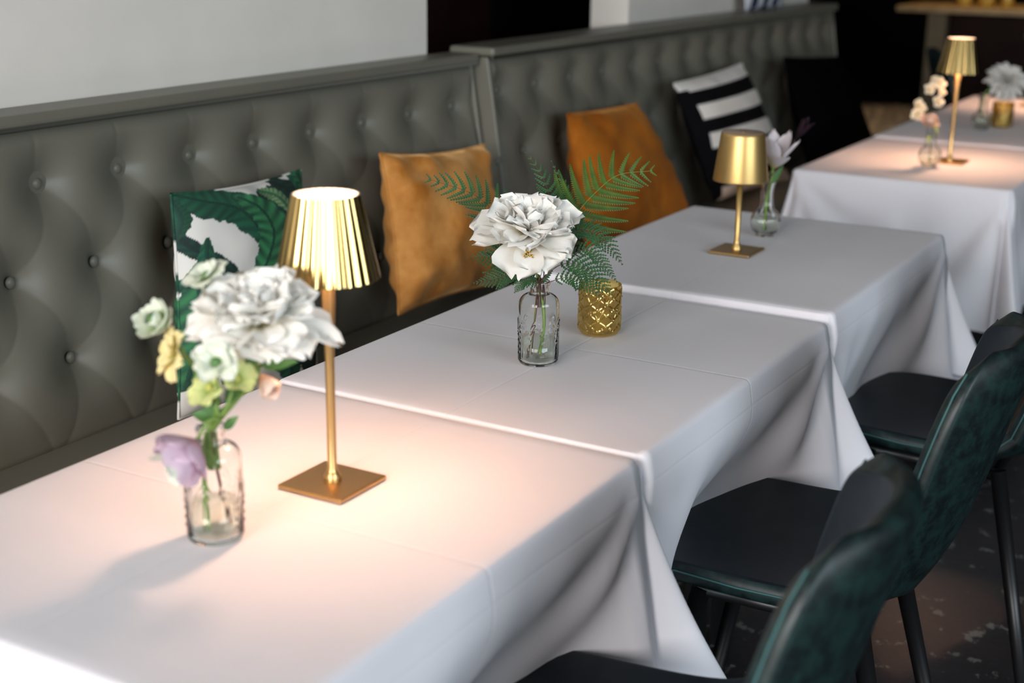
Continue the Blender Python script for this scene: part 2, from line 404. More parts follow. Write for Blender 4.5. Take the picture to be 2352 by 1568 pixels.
def cloth(i):
    x0, x1, zt, hang, fl, cx, push = TAB[i]
    y0, y1 = 0.0, YB
    Rr = .010
    ix0, ix1, iy0, iy1 = x0+Rr, x1-Rr, y0+Rr, y1-Rr
    st = .0085 if i < 3 else .014
    def axis(a, b):
        nh = int(hang/st)
        inner = list(np.linspace(a, b, int((b-a)/(.02))+1))
        fine = [Rr*1.57*k/4 for k in range(1, 5)]
        out = fine + list(np.linspace(fine[-1]+st, hang, nh-1))
        return [a-e for e in reversed(out)] + inner + [b+e for e in out]
    A = np.array(axis(ix0, ix1)); B = np.array(axis(iy0, iy1))
    P = np.zeros((len(A), len(B), 3)); rnd = random.Random(i)
    ph = [rnd.uniform(0, 6) for _ in range(8)]
    def prof(e):
        if e < Rr*pi/2: return Rr*sin(e/Rr), Rr*(1-cos(e/Rr))
        return Rr, e-Rr*pi/2+Rr
    for ai, a in enumerate(A):
        for bi, b in enumerate(B):
            ex = a-ix1 if a > ix1 else (a-ix0 if a < ix0 else 0)
            ey = b-iy1 if b > iy1 else (b-iy0 if b < iy0 else 0)
            cx_, cy_ = min(max(a, ix0), ix1), min(max(b, iy0), iy1)
            r = math.hypot(ex, ey)
            if r == 0:
                z = zt + .0012*nz((a, b, 0), 5, i)
                P[ai, bi] = (a, b, z); continue
            nx_, ny_ = ex/r, ey/r
            o, d = prof(r)
            # distance along the side from each corner, and the corner's flare
            cidx = (1 if a > (ix0+ix1)/2 else 0) if b < (iy0+iy1)/2 else (2 if a > (ix0+ix1)/2 else 3)
            F = fl[cidx]
            base = .0
            dn = max(0., d-.015)
            if ex != 0 and ey != 0:
                phi = math.degrees(math.atan2(abs(ey), abs(ex)))   # 0 = x side .. 90 = y side
                k = .30 + .70*math.exp(-((phi-50)/17)**2) - .16*math.exp(-((phi-80)/7)**2) - .22*math.exp(-((phi-14)/9)**2)
                # the pointed corner of the cloth folds back: shorten diagonal overshoot a little
                fo = F*k*dn*(.75+.9*min(dn, .5))
                off = o + fo
                drop = d*(1-.22*F*k)
                drop = drop if drop < hang*1.28 else hang*1.28+(drop-hang*1.28)*.3
                x = cx_+nx_*off; y = cy_+ny_*off
                if F == 0:   # squeezed between tables: falls flat
                    x = cx_+nx_*o*.6; y = cy_+ny_*min(off, .012)
                P[ai, bi] = (x, y, zt-drop)
            else:
                # side panel
                along = min(a-ix0, ix1-a) if ex == 0 else min(b-iy0, iy1-b)
                s = max(along, 0)
                fo = F*.30*dn*(.75+.9*min(dn, .5))*math.exp(-(s/.13)**2)
                pc = math.atan2(d, s+.02)            # fan of soft folds springing from the corner
                fan = .020*dn/.3*sin(pc*11+ph[cidx])*math.exp(-(s/.34)**2)*(1 if F > .05 else .15)
                wav = .006*(dn/.3)*sin((a if ex == 0 else b)*17+ph[4])+.004*(dn/.3)*sin((a if ex == 0 else b)*41+ph[5])
                side_gap = (ex > 0 and i in (0, 1, 3, 4)) or (ex < 0 and i in (1, 2, 4, 5))
                off = o + fo + fan + wav + .012*dn/.3
                if side_gap: off = min(o, .008)
                x = cx_+nx_*off; y = cy_+ny_*off
                drop = d
                if ey < 0 and cx is not None:
                    q = math.exp(-((a-cx)/.235)**4)*float(ss(d, .06, .34))
                    y = y + q*(push+.035)
                    drop = d
                if ey < 0: y = y - .010*math.exp(-((d-.05)/.05)**2)
                P[ai, bi] = (x, y, zt-drop)
    root = CLT = MB(); CLT.grid(P, flip=False)
    o = CLT.build('tablecloth', M['linen'], origin=((x0+x1)/2, .32, zt), solid=0)
    # flat cloth coordinates carry the ironed creases
    me = o.data; uvl = me.uv_layers.new(name='cloth'); nB = len(B)
    uv = np.zeros((len(me.loops), 2), np.float32)
    vi = np.zeros(len(me.loops), np.int32); me.loops.foreach_get('vertex_index', vi)
    uv[:, 0] = A[vi//nB]-(x0+x1)/2+.135*0; uv[:, 1] = B[vi % nB]-.32
    uvl.data.foreach_set('uv', uv.ravel())
    tag(o, CL[i], 'tablecloth', 'white tablecloths')
    # the table underneath
    t = thing('dining_table', ((x0+x1)/2, .32, 0), TL[i], 'table', 'clothed tables')
    og = t.location
    MB().box(x0+.006, x1-.006, y0+.006, y1-.006, zt-.032, zt-.004).build('tabletop', M['brownboard'], t, origin=og, smooth=False, bevel=.003)
    for lx in (x0+.07, x1-.07):
        for ly in (.2, y1-.08):
            MB().box(lx-.018, lx+.018, ly-.018, ly+.018, 0, zt-.032).build('leg', M['black'], t, origin=og, smooth=False)
    return o
for i in range(6): cloth(i)

# ------------------------------------------------------------------ chairs
def shell_surface():
    ctr = [(.238, .445), (.225, .466), (.15, .474), (.05, .463), (-.05, .455), (-.13, .457), (-.185, .478), (-.215, .525), (-.243, .60), (-.268, .69), (-.290, .77), (-.305, .828), (-.313, .862), (-.316, .880)]
    hw = [.165, .192, .208, .214, .216, .216, .212, .209, .205, .200, .192, .180, .158, .118]
    lift = [0, .004, .010, .016, .024, .035, .05, .05, .045, .03, .01, -.004, -.010, -.012]
    fwd = [0, 0, 0, 0, 0, .012, .030, .044, .054, .062, .068, .070, .066, .050]
    rows = []
    nt_ = 15
    for (y, z), w_, l, f in zip(ctr, hw, lift, fwd):
        row = []
        for j in range(nt_):
            t = -1+2*j/(nt_-1); tt = sin(t*pi/2*.98)/sin(pi/2*.98)
            row.append((tt*w_, y+f*abs(tt)**2.2, z+l*abs(tt)**2.2))
        rows.append(row)
    return np.array(rows)
def offset_surface(P, d):
    gu = np.gradient(P, axis=0); gv = np.gradient(P, axis=1)
    n = np.cross(gu, gv); n /= np.linalg.norm(n, axis=2, keepdims=True)+1e-12
    return P + n*d, n
def make_chair(loc, label, rz=0):
    t = thing('dining_chair', loc, label, 'chair', None, rz)
    P = shell_surface()
    Q, n = offset_surface(P, .0)
    sgn = 1 if n[4, 7][2] > 0 else -1
    inner = P + n*sgn*.017; outer = P - n*sgn*.017
    # inner face slightly smaller so that the rim is round
    split = 6
    sm = MB()
    # seat pad part: rows 0..6, backrest part: rows 6..12, both closed shells
    def closed(r0, r1, name, mats):
        mb = MB(); a = inner[r0:r1+1]; b_ = outer[r0:r1+1]; n0, n1 = a.shape[:2]
        mid = (a+b_)/2
        def ringify(X, k): return X
        va = len(mb.v); mb.grid(a, 0, flip=(sgn < 0)); mb.grid(b_, 1, flip=(sgn > 0))
        # rim strips
        def strip(pa, pb, pm, fl):
            ctrp = pm + 0
            mb.grid(np.stack([pa, ctrp, pb], 0), 1, flip=fl)
        def outward(m_, c_, am=.008):
            v_ = m_-c_; v_ /= np.linalg.norm(v_, axis=1, keepdims=True)+1e-9; return m_+v_*am
        L_, Rr_ = outward(mid[:, 0], mid[:, 1]), outward(mid[:, -1], mid[:, -2])
        Bt, Tp = outward(mid[0], mid[1]), outward(mid[-1], mid[-2])
        if r0 == 0:   # the rims of neighbouring edges meet in one corner point
            L_[0] = Bt[0] = mid[0, 0]+(L_[0]-mid[0, 0]+Bt[0]-mid[0, 0])*.35
            Rr_[0] = Bt[-1] = mid[0, -1]+(Rr_[0]-mid[0, -1]+Bt[-1]-mid[0, -1])*.35
        if r1 == 13:
            L_[-1] = Tp[0] = mid[-1, 0]+(L_[-1]-mid[-1, 0]+Tp[0]-mid[-1, 0])*.35
            Rr_[-1] = Tp[-1] = mid[-1, -1]+(Rr_[-1]-mid[-1, -1]+Tp[-1]-mid[-1, -1])*.35
        strip(a[:, 0], b_[:, 0], L_, sgn > 0)
        strip(a[:, -1], b_[:, -1], Rr_, sgn < 0)
        if r0 == 0: strip(a[0], b_[0], Bt, sgn < 0)
        if r1 == 13: strip(a[-1], b_[-1], Tp, sgn > 0)
        o = mb.build(name, mats, t)
        # weld rim to faces
        import bmesh
        bm = bmesh.new(); bm.from_mesh(o.data); bmesh.ops.remove_doubles(bm, verts=bm.verts, dist=.0002)
        bmesh.ops.recalc_face_normals(bm, faces=bm.faces); bm.to_mesh(o.data); bm.free()
        s = o.modifiers.new('sub', 'SUBSURF'); s.levels = 2; s.render_levels = 2
        return o
    closed(0, split, 'seat', [M['leather_in'], M['leather']])
    bk = closed(split, 13, 'backrest', [M['leather_in'], M['leather']])
    # stitched seam along the rim
    for j, sd in ((0, -1), (-1, 1)):
        path = [outer[k, j]*.45+inner[k, j]*.55 + np.array([sd*.0062, 0, 0]) for k in range(1, 13)]
        MB().tube(path, .0016, 6).build('stitched_seam', M['stitch'], bk)
    fr = MB()
    for sx in (-1, 1): fr.tube([(sx*.15, .13, .432), (sx*.15, -.13, .425)], .011, 10)
    for sy in (-.12, .12): fr.tube([(-.15, sy, .43), (.15, sy, .43)], .011, 10)
    fr.build('seat_frame', M['black'], t)
    for sx in (-1, 1):
        for sy, ty in ((1, .21), (-1, -.23)):
            MB().tube([(sx*.15, sy*.125, .436), (sx*.205, ty, .004)], [.016, .0125], 14).build('leg', M['black'], t)
    return t
CH = make_chair((-.245, -.115, 0), 'dark teal leather chair nearest the camera, blurred at the bottom of the photo', .12)
def again(src, loc, label, rz=0):
    c = copy_tree(src); c.location = loc; c.rotation_euler = (0, 0, rz); c['label'] = label; return c
again(CH, (.495, -.105, 0), 'dark teal leather chair pushed under the table with the peony', .08)
again(CH, (1.262, -.165, 0), 'dark teal leather chair at the table of the unlit gold lamp')
FCH = again(CH, (5.75, .74, 0), 'dark chair in the shadow beyond the bench, behind the far glowing lamp', R_(200))

# ------------------------------------------------------------------ lamps
def lamp_lit(loc, label, h=.38, power=5.0):
    t = thing('table_lamp', loc, label, 'lamp', 'fluted brass table lamps')
    MB().box(-.05, .05, -.05, .05, 0, .006).build('base_plate', M['bronze'], t, smooth=False, bevel=.0015)
    pl = MB().lathe([(.0115, .006), (.0115, .012), (.0085, .017), (.0062, .022), (.0060, .10), (.0062, .17), (.0068, .19), (.0098, .285), (.0098, .30), (.0001, .301)], 24)
    pl.build('pole', M['brass'], t)
    zb, ztp = h-.104, h
    def flute(r, z, a): return r*(1+.045*abs(sin(a*13))-.025)
    sh = MB(); pf = []
    for k in range(7):
        q = k/6; pf.append((.0645+(.0415-.0645)*q, zb+(ztp-zb)*q))
    sh.lathe(pf, 240, fn=flute); sh.lathe([(r-.0022, z) for r, z in pf][::-1], 240, mi=1, fn=flute)
    sh.lathe([(pf[-1][0]-.0022, ztp), (pf[-1][0], ztp)], 240, mi=0, fn=flute); sh.lathe([(pf[0][0], zb), (pf[0][0]-.0022, zb)], 240, fn=flute)
    sh.build('lamp_shade', [M['brass_fluted'], M['lamp_inner']], t)
    gl = MB().lathe([(.0002, ztp-.012), (.0385, ztp-.012)], 48); gl.lathe([(.0385, ztp-.0125), (.0002, ztp-.0145)], 48)
    gl.build('light_disc', M['glow'], t)
    ld = bpy.data.lights.new('lamp_bulb', 'POINT'); ld.energy = power; ld.color = (1, .60, .40); ld.shadow_soft_size = .022
    lo = bpy.data.objects.new('lamp_bulb', ld); COL.objects.link(lo); lo.parent = t; lo.location = (0, 0, h-.065)
    return t
l1 = onz(764, 1113, .75)
LP = lamp_lit((l1[0], l1[1], .7512), 'lit fluted brass table lamp nearest the camera, beside the blurred bouquet')
def lamp_copy(x, y, z, label):
    c = copy_tree(LP); c.location = (x, y, z); c['label'] = label
lamp_copy(2.905, .268, .7512, 'lit fluted brass table lamp farther away, above the peach-lit table')
lamp_copy(4.60, .335, .7512, 'brass lamp cut off at the right edge, only its base corner showing')

def lamp_unlit(loc):
    t = thing('table_lamp', loc, 'unlit satin gold table lamp with a smooth closed shade and square base', 'lamp')
    MB().box(-.05, .05, -.047, .047, 0, .006).build('base_plate', M['bronze'], t, smooth=False, bevel=.002)
    MB().lathe([(.012, .006), (.0115, .012), (.0075, .018), (.0062, .026), (.0062, .165), (.0001, .166)], 24).build('pole', M['brass_satin'], t)
    h = .262; pr = [(.0585, .158), (.0592, .159), (.0592, .161), (.0475, h-.006), (.0465, h-.001), (.0455, h)]
    sh = MB().lathe(pr, 72); sh.lathe([(.0455, h-.002), (.0575, .158), (.0585, .158)], 72)
    sh.build('lamp_shade', M['brass_satin'], t)
    tc_ = MB().lathe([(.0457, h-.0005), (.044, h+.0012), (.0001, h+.0012)], 60).build('top_cap', mat('pinkish_gold_cap', (.55, .40, .30), .4, .6), t)
    MB().lathe([(.006, h+.001), (.006, h+.0022), (.0001, h+.0024)], 24).build('touch_button', M['bronze'], tc_)
    return t
l2 = onz(1691, 579, .763)
lamp_unlit((l2[0], l2[1], .7642))

# ------------------------------------------------------------------ glassware
def bottle(loc, label, water=.045):
    t = thing('bottle_vase', loc, label, 'vase', 'pressed glass apothecary bottles')
    R0 = .0335
    out = [(.001, .0), (.026, .0), (.031, .002), (R0, .007), (R0, .100)]
    for k in range(1, 8):
        a = k/7*pi/2; out.append((R0-.017*(1-cos(a))*1.0, .100+.018*sin(a)))
    out += [(.0158, .119), (.0150, .124), (.0150, .131), (.0178, .134), (.0182, .137), (.0172, .139)]
    def emb(r, z, a):
        if .012 < z < .098:
            # arched ribs pressed into the body
            q = (a*8/(2*pi)) % 1; dd = abs(q-.5)*2
            arch = .03 + .045*math.sqrt(max(0, 1-dd*dd))
            rib = .0017*math.exp(-((z-arch)/.0022)**2) + .0017*math.exp(-((z-arch+.010)/.002)**2) + .0007*math.exp(-(((dd)-.0)/.10)**2)*(z < arch-.012)
            return r+rib
        return r
    # denser rows for the pressed pattern
    dense = []
    for (r, z), (r2, z2) in zip(out[:-1], out[1:]):
        n = 1 if abs(z2-z) < .02 else 56
        for k in range(n): dense.append((r+(r2-r)*k/n, z+(z2-z)*k/n))
    dense.append(out[-1])
    g = MB(); g.lathe(dense, 128, fn=emb)
    inn = [(max(.0008, r-.0028), z+(.0045 if z < .02 else 0)) for r, z in out][::-1]
    g.lathe(inn, 64)
    g.build('glass_body', M['glass'], t)
    wv = MB().lathe([(.001, .0055), (.028, .0055), (.0298, .012), (.0298, water), (.001, water)], 48)
    wv.build('water', M['water'], t)
    return t
v1 = onz(502, 1250, .75); v2 = onz(1243, 842, .7508)
V1 = bottle((v1[0]+.012, v1[1]+.014, .7515), 'clear apothecary bottle holding the blurred bouquet on the nearest table')
c = copy_tree(V1); v2 = (v2[0]+.014, v2[1]+.014, .7522); c.location = v2
c['label'] = 'clear apothecary bottle holding the single peony and fern fronds'; V2 = c
v1 = tuple(V1.location)

def votive(loc, label):
    t = thing('votive_holder', loc, label, 'candle holder', 'gold pressed glass votives')
    R0 = .0375; H = .090
    prof = [(.001, 0), (.028, 0), (.033, .002), (.0365, .008)]
    for k in range(60): prof.append((R0, .010+(H-.010)*k/59))
    def dia(r, z, a):
        if r < .0372: return r
        k = 8; zz = z/.0295*pi
        d1 = abs(sin(a*k/1.0*.5+zz*.5)); d2 = abs(sin(a*k*.5-zz*.5)); d3 = abs(sin(a*k*.5*2)); d4 = abs(sin(a*k*.5+zz*1.5)); d5 = abs(sin(a*k*.5-zz*1.5))
        e = math.exp(-(d1/.10)**2)+math.exp(-(d2/.10)**2)+.6*math.exp(-(d4/.2)**2)+.6*math.exp(-(d5/.2)**2)+.5*math.exp(-(d3/.10)**2)
        fade = min(1, (H-z)/.006)
        return r+.0020*min(e, 1.3)*fade-.0006
    g = MB(); g.lathe(prof, 192, fn=dia)
    g.lathe([(R0, H), (R0-.001, H+.0008), (R0-.0025, H), (R0-.0030, .010), (.001, .007)], 64)
    g.build('glass_cup', M['amber'], t)
    cn = MB().lathe([(.001, .0075), (.0185, .0075), (.0190, .010), (.0190, .042), (.017, .044), (.001, .043)], 32).build('candle', M['wax'], t)
    MB().tube([(0, 0, .043), (.001, 0, .051)], .0008, 6).build('wick', M['black'], cn)
    return t
w1 = onz(1385, 772, .7508)
VT = votive((w1[0]+.012, w1[1]+.014, .7522), 'gold pressed glass votive beside the peony bottle')
c = copy_tree(VT); w2 = onz(2297, 294, .753); c.location = (w2[0]+.02, w2[1], .7545); c['label'] = 'gold pressed glass votive beside the white dahlia vase'

def bulb_vase(loc, label, sc=1.0):
    t = thing('bulb_vase', loc, label, 'vase', 'clear bulb bud vases'); t.scale = (sc,)*3
    out = [(.001, 0), (.018, 0), (.022, .002)]
    for k in range(15):
        a = -1.05+k/14*(1.05+.95); out.append((.0355*cos(a), .033+.0345*sin(a)))
    out += [(.0165, .069), (.0145, .080), (.0138, .095), (.0150, .112), (.0175, .124), (.0182, .126)]
    def fl(r, z, a): return r*(1+.018*cos(a*12)*(1 if .01 < z < .12 else 0))
    g = MB().lathe(out, 96, fn=fl)
    g.lathe([(max(.0008, r-.0022), z+(.004 if z < .01 else 0)) for r, z in out][::-1], 48)
    g.build('glass_body', M['glass'], t)
    wv = [(.001, .006)]
    for k in range(8):
        a = -.85+k/7*(.85+.25); wv.append((.0325*cos(a), .033+.0315*sin(a)))
    wv.append((.001, wv[-1][1]))
    MB().lathe(wv, 40).build('water', M['water'], t)
    return t
b3 = onz(1762, 545, .763); b3 = (b3[0]+.01, b3[1]+.01, .7642)
BV = bulb_vase(b3, 'small clear bulb vase with the tulip, beside the unlit gold lamp')
def bv_copy(p, label):
    c = copy_tree(BV); c.location = p; c['label'] = label; return c
b4 = onz(2131, 385, .75); b4 = (b4[0]+.01, b4[1]+.0, .7515); bv_copy(b4, 'small clear bulb vase with cream orchid sprig, beside the far lit lamp')
b5 = onz(2264, 300, .753); b5 = (b5[0]+.01, b5[1]+.02, .7545); bv_copy(b5, 'small clear bulb vase with the white dahlia, in front of the far votive')

# ------------------------------------------------------------------ petals, blooms and stems
def frame(ax):
    ax = np.array(ax, float); ax /= np.linalg.norm(ax)
    h = np.array([0, 0, 1.]) if abs(ax[2]) < .9 else np.array([1., 0, 0])
    e1 = np.cross(h, ax); e1 /= np.linalg.norm(e1); e2 = np.cross(ax, e1); return ax, e1, e2
class Bloom:
    def __init__(self): self.mb = MB(); self.c = []
    def petal(self, ctr, ax, az, th0, th1, L, W, cup=.3, ruf=.0, r0=.002, seed=0, nu=9, nv=9, tip=.55, notch=0, twist=0, shade=1.0):
        ax, e1, e2 = frame(ax); er = cos(az)*e1+sin(az)*e2; ea = -sin(az)*e1+cos(az)*e2
        rnd = random.Random(seed); p1, p2 = rnd.uniform(0, 6), rnd.uniform(0, 6)
        r, h = r0, 0.; P = []
        for i in range(nu):
            u = i/(nu-1); th = th0+(th1-th0)*u
            if i: r += L/(nu-1)*sin(th); h += L/(nu-1)*cos(th)
            n = -cos(th)*er+sin(th)*ax
            tg = sin(th)*er+cos(th)*ax
            wu = W*(.16+.84*(sin(min(u/ (tip+.15), 1)*pi/2))**1.1)*math.sqrt(max(0.0, 1-max(0, (u-tip)/(1-tip+.0001))**2.6))
            if i == nu-1: wu = W*.22
            row = []
            for j in range(nv):
                v = -1+2*j/(nv-1)
                rf = ruf*(u**1.6)*(sin(4.2*v+p1)+.6*sin(9*v+p2)+.5*sin(7*u+p1))
                back = -notch*L*(1-abs(v))**2*(u**3) + (.05*L*sin(6*v+p2)*u**3 if ruf else 0)
                p = np.array(ctr)+er*r+ax*h + ea*(v*wu) + n*(cup*wu*v*v+rf) + tg*back + n*twist*v*wu
                row.append(p); self.c.append((u*shade,)*3+(1,))
            P.append(row)
        self.mb.grid(P)
    def ring(self, ctr, ax, n, th0, th1, L, W, jit=.12, seed=0, az0=0, arc=2*pi, **kw):
        rnd = random.Random(seed)
        for k in range(n):
            az = az0+arc*(k+rnd.uniform(-jit, jit)*2)/n
            a = rnd.uniform(-jit, jit)
            s = 1+rnd.uniform(-jit, jit)
            self.petal(ctr, ax, az, th0+a*.5, th1+a*1.5, L*s, W*(1+rnd.uniform(-jit, jit)), seed=seed*97+k, **kw)
    def ball_(self, c, r, val=1, **kw):
        n0 = len(self.mb.v); self.mb.ball(c, r, **kw); self.c += [(val,)*3+(1,)]*(len(self.mb.v)-n0)
    def build(self, name, m, parent, origin):
        return self.mb.build(name, m, parent, origin=origin, colors=self.c)

def bez(pts, n=14):
    pts = [np.array(p, float) for p in pts]
    if len(pts) == 2: return [pts[0]+(pts[1]-pts[0])*k/n for k in range(n+1)]
    # Catmull-Rom through the points
    q = [2*pts[0]-pts[1]]+pts+[2*pts[-1]-pts[-2]]; out = []
    seg = len(pts)-1; per = max(2, n//seg)
    for s in range(seg):
        p0, p1, p2, p3 = q[s:s+4]
        for k in range(per):
            t = k/per; out.append(.5*((2*p1)+(-p0+p2)*t+(2*p0-5*p1+4*p2-p3)*t*t+(-p0+3*p1-3*p2+p3)*t**3))
    out.append(pts[-1]); return out
def stem(parent, og, pts, r=.002, m='stem', name='stem', n=16):
    pth = bez(pts, n); return MB().tube(pth, [r*(1.1-.25*i/len(pth)) for i in range(len(pth))], 8).build(name, M[m], parent, origin=og)
def leaf_blade(mb, base, tip, w, nrm, fold=.25, droop=0, n=9):
    base = np.array(base, float); tip = np.array(tip, float); t = tip-base; Ln = np.linalg.norm(t); t /= Ln
    nrm = np.array(nrm, float); nrm = nrm-t*(nrm@t); nrm /= np.linalg.norm(nrm); s = np.cross(t, nrm); P = []
    for i in range(n):
        u = i/(n-1); ww = w*sin(pi*min(.999, u**.8*.97+.02)); c = base+t*Ln*u+nrm*(-droop*Ln*u*u)
        P.append([c+s*ww*v+nrm*fold*ww*abs(v) for v in (-1, -.5, 0, .5, 1)])
    mb.grid(P)
def peony(name, ctr, ax, R, label, base_pts, seed=1, outer_extra=(), long=()):
    root = thing(name, base_pts[0], label, 'flower'); og = root.location
    k = R/.085
    B = Bloom()
    B.ring(ctr, ax, 9, R_(62), R_(112), .083*k, .036*k, jit=.2, seed=seed, cup=.22, ruf=.0026*k, tip=.72, notch=.03)
    B.ring(ctr, ax, 9, R_(50), R_(92), .078*k, .033*k, seed=seed+1, jit=.18, az0=.35, cup=.28, ruf=.003*k, tip=.74, notch=.03)
    for az, L, W, t1 in long: B.petal(ctr, ax, az, R_(66), R_(t1), L, W, cup=.2, ruf=.002, tip=.6, seed=int(az*50)+seed, nu=12)
    B.build('outer_petals', M['peony'], root, og)
    B = Bloom(); c2 = np.array(ctr)+frame(ax)[0]*.008*k
    B.ring(c2, ax, 11, R_(44), R_(76), .066*k, .028*k, jit=.2, seed=seed+2, az0=.1, cup=.4, ruf=.0042*k, tip=.76, notch=.05)
    B.ring(c2, ax, 11, R_(32), R_(62), .058*k, .025*k, jit=.22, seed=seed+3, az0=.5, cup=.45, ruf=.005*k, tip=.78, notch=.06)
    B.ring(c2, ax, 10, R_(18), R_(46), .048*k, .021*k, jit=.25, seed=seed+4, az0=.2, cup=.5, ruf=.0055*k, tip=.78, notch=.08)
    B.ring(c2, ax, 7, R_(4), R_(26), .040*k, .017*k, jit=.3, seed=seed+5, cup=.6, ruf=.006*k, tip=.78, notch=.1)
    B.build('inner_petals', M['peony'], root, og)
    stem(root, og, base_pts+[np.array(ctr)], .0028)
    sp = Bloom()
    sp.ring(np.array(ctr)-frame(ax)[0]*.004*k, ax, 5, R_(70), R_(115), .026*k, .009*k, seed=seed+9, cup=.3, tip=.5)
    sp.build('sepals', M['leafm'], root, og)
    return root, og

# ---- peony in the second bottle
DV2 = depth_of((v2[0], v2[1], .85))
toc = -FW
ctr = dep(1215, 548, DV2-.01)
axp = np.array([0, 0, 1])*.85 + toc*.42 + RT*-.02
pr, pog = peony('peony_flower', ctr, axp, .089, 'white ruffled peony in sharp focus above the fern fronds', [np.array(v2)+(.006, .0, .012), dep(1250, 735, DV2), dep(1236, 640, DV2+.0)], seed=3)
st = MB()
for k in range(26):
    rr = random.Random(k); st.tube([dep(1213, 585, DV2-.045), dep(1213+rr.uniform(-14, 14), 585+rr.uniform(-18, 8), DV2-.062)], .0009, 5)
st.build('stamens', M['stamen'], pr, origin=pog)

# ---- fern fronds
def frond(pts, Lmax, label, m='fern', npin=20, nrm=None, t0=.28, ang=62, seed=0, asym=(1, 1), root_pt=None, inside=False, pw=.85, peak=.25, rr=.0011):
    """pts: spine in the world from the bottle to the tip"""
    pts = [np.array(p, float) for p in pts]
    root = thing('fern_frond', pts[0], label, 'fern', 'fern fronds in the peony bottle'); og = root.location
    path = np.array(bez(pts, 48)); n = len(path)
    MB().tube(path, [rr*(1-.75*i/n) for i in range(n)], 6).build('stalk', M['stem_dark' if m == 'fern' else 'stem'], root, origin=og)
    cum = np.r_[0, np.cumsum(np.linalg.norm(np.diff(path, axis=0), axis=1))]; tot = cum[-1]
    def at(s): return np.array([np.interp(s, cum, path[:, k]) for k in range(3)])
    nrm = np.array(nrm if nrm is not None else toc+np.array([0, 0, .4])); nrm /= np.linalg.norm(nrm)
    mb = MB(); rnd = random.Random(seed)
    for k in range(npin):
        q = k/(npin-1); s = tot*(t0+(1-t0)*(q**.92)*.985)
        p = at(s); T = at(min(tot, s+.002))-at(max(0, s-.002)); T /= np.linalg.norm(T)+1e-9
        N_ = nrm-T*(nrm@T); N_ /= np.linalg.norm(N_); Sd = np.cross(T, N_)
        prof = (min(1, (q+.08)/peak)**.6 if q < peak else 1)*max(.04, (1-max(0, q-peak)/(1-peak)))**pw
        for sd in (-1, 1):
            Lp = Lmax*prof*asym[0 if sd < 0 else 1]*rnd.uniform(.92, 1.06)
            a = R_(ang*(1-.25*q)+rnd.uniform(-4, 4))
            D = T*cos(a)+Sd*sd*sin(a)
            # each leaflet row curves slightly to the tip and droops
            m_ = max(4, int(Lp/.0042)); prev = p
            for g in range(m_):
                w_ = (g+.5)/m_; Dg = D+T*.22*w_-N_*.12*w_; Dg /= np.linalg.norm(Dg)
                c0 = p+Dg*Lp*w_; Sg = np.cross(Dg, N_)
                ll = Lp*.135*(1-w_)**.75+.0012
                for s2 in (-1, 1):
                    dl = Sg*s2*.86+Dg*.5; base = c0-N_*.0
                    wv = Dg*Lp/m_*.5
                    tipp = c0+dl*ll-N_*ll*.1; midp = c0+dl*ll*.55
                    mb.add([base-wv, midp-wv*.8+N_*.0004, tipp, midp+wv*.8+N_*.0004, base+wv], [(0, 1, 3, 4), (1, 2, 3)])
            mb.add([p-T*.0005, p+D*Lp*.5-N_*.03*Lp-T*.0003, p+(D+T*.22-N_*.12)/np.linalg.norm(D+T*.22-N_*.12)*Lp, p+D*Lp*.5-N_*.03*Lp+T*.0006, p+T*.0007], [(0, 1, 3, 4), (1, 2, 3)])
    mb.build('leaflets', M[m], root, origin=og, smooth=False)
    return root
vb = np.array(v2); D0 = DV2
mouth = vb+(0, 0, .132)
def fr(px, Lmax, label, **kw):
    rnd = random.Random(len(label)); j = np.array([rnd.uniform(-.006, .006), rnd.uniform(-.006, .006), 0])
    base = vb+(rnd.uniform(-.014, .014), rnd.uniform(-.014, .014), .012)
    if not kw.get('inside'): base = vb+(j[0]*1.2, j[1]*1.2, .095)
    frond([base, mouth+j]+[dep(u, v, D0+dz) for u, v, dz in px], Lmax, label, seed=len(label), **kw)
fr([(1190, 600, .03), (1150, 510, .06), (1090, 448, .07), (984, 411, .06)], .070, 'fern frond reaching left over the tan velvet cushion', npin=19, pw=.55, t0=.30, inside=True, nrm=toc+np.array([.2, 0, .2]), asym=(1.0, 1.05))
fr([(1240, 560, .04), (1262, 470, .07), (1246, 405, .09), (1206, 348, .09)], .050, 'dark glossy fern frond standing straight up behind the peony', npin=17, inside=True, t0=.42, ang=55)
fr([(1262, 560, .05), (1322, 495, .08), (1298, 435, .10), (1266, 368, .11)], .030, 'narrow fern frond rising right of the upright dark one', npin=14, t0=.45, ang=48)
fr([(1268, 560, .05), (1322, 492, .08), (1368, 442, .10), (1420, 402, .12), (1498, 392, .13)], .098, 'large light green fern frond fanning right over the rust cushion', m='fern_light', npin=13, pw=.6, inside=True, t0=.50, ang=68, peak=.2, nrm=toc+np.array([-.1, 0, .1]))
fr([(1275, 590, .02), (1325, 530, .03), (1386, 549, .03), (1430, 608, .02)], .034, 'fern frond arching right and drooping beside the peony', npin=16, t0=.5)
fr([(1275, 610, .0), (1320, 580, -.01), (1362, 578, -.02), (1418, 648, -.03)], .022, 'slim fern tip hanging over the tablecloth right of the peony', npin=16, t0=.55)
fr([(1262, 625, -.01), (1300, 605, -.02), (1350, 620, -.03), (1408, 678, -.05)], .036, 'dark fern frond bending right toward the votive', npin=14, t0=.45)
fr([(1256, 650, -.02), (1305, 636, -.03), (1345, 652, -.05), (1384, 684, -.06)], .026, 'lowest fern frond right of the bottle neck, over the votive rim', npin=14, t0=.42)
fr([(1228, 640, .0), (1180, 630, .0), (1140, 640, .0), (1088, 650, .0)], .030, 'lowest fern frond left of the bottle neck, pointing left', npin=14, t0=.42)
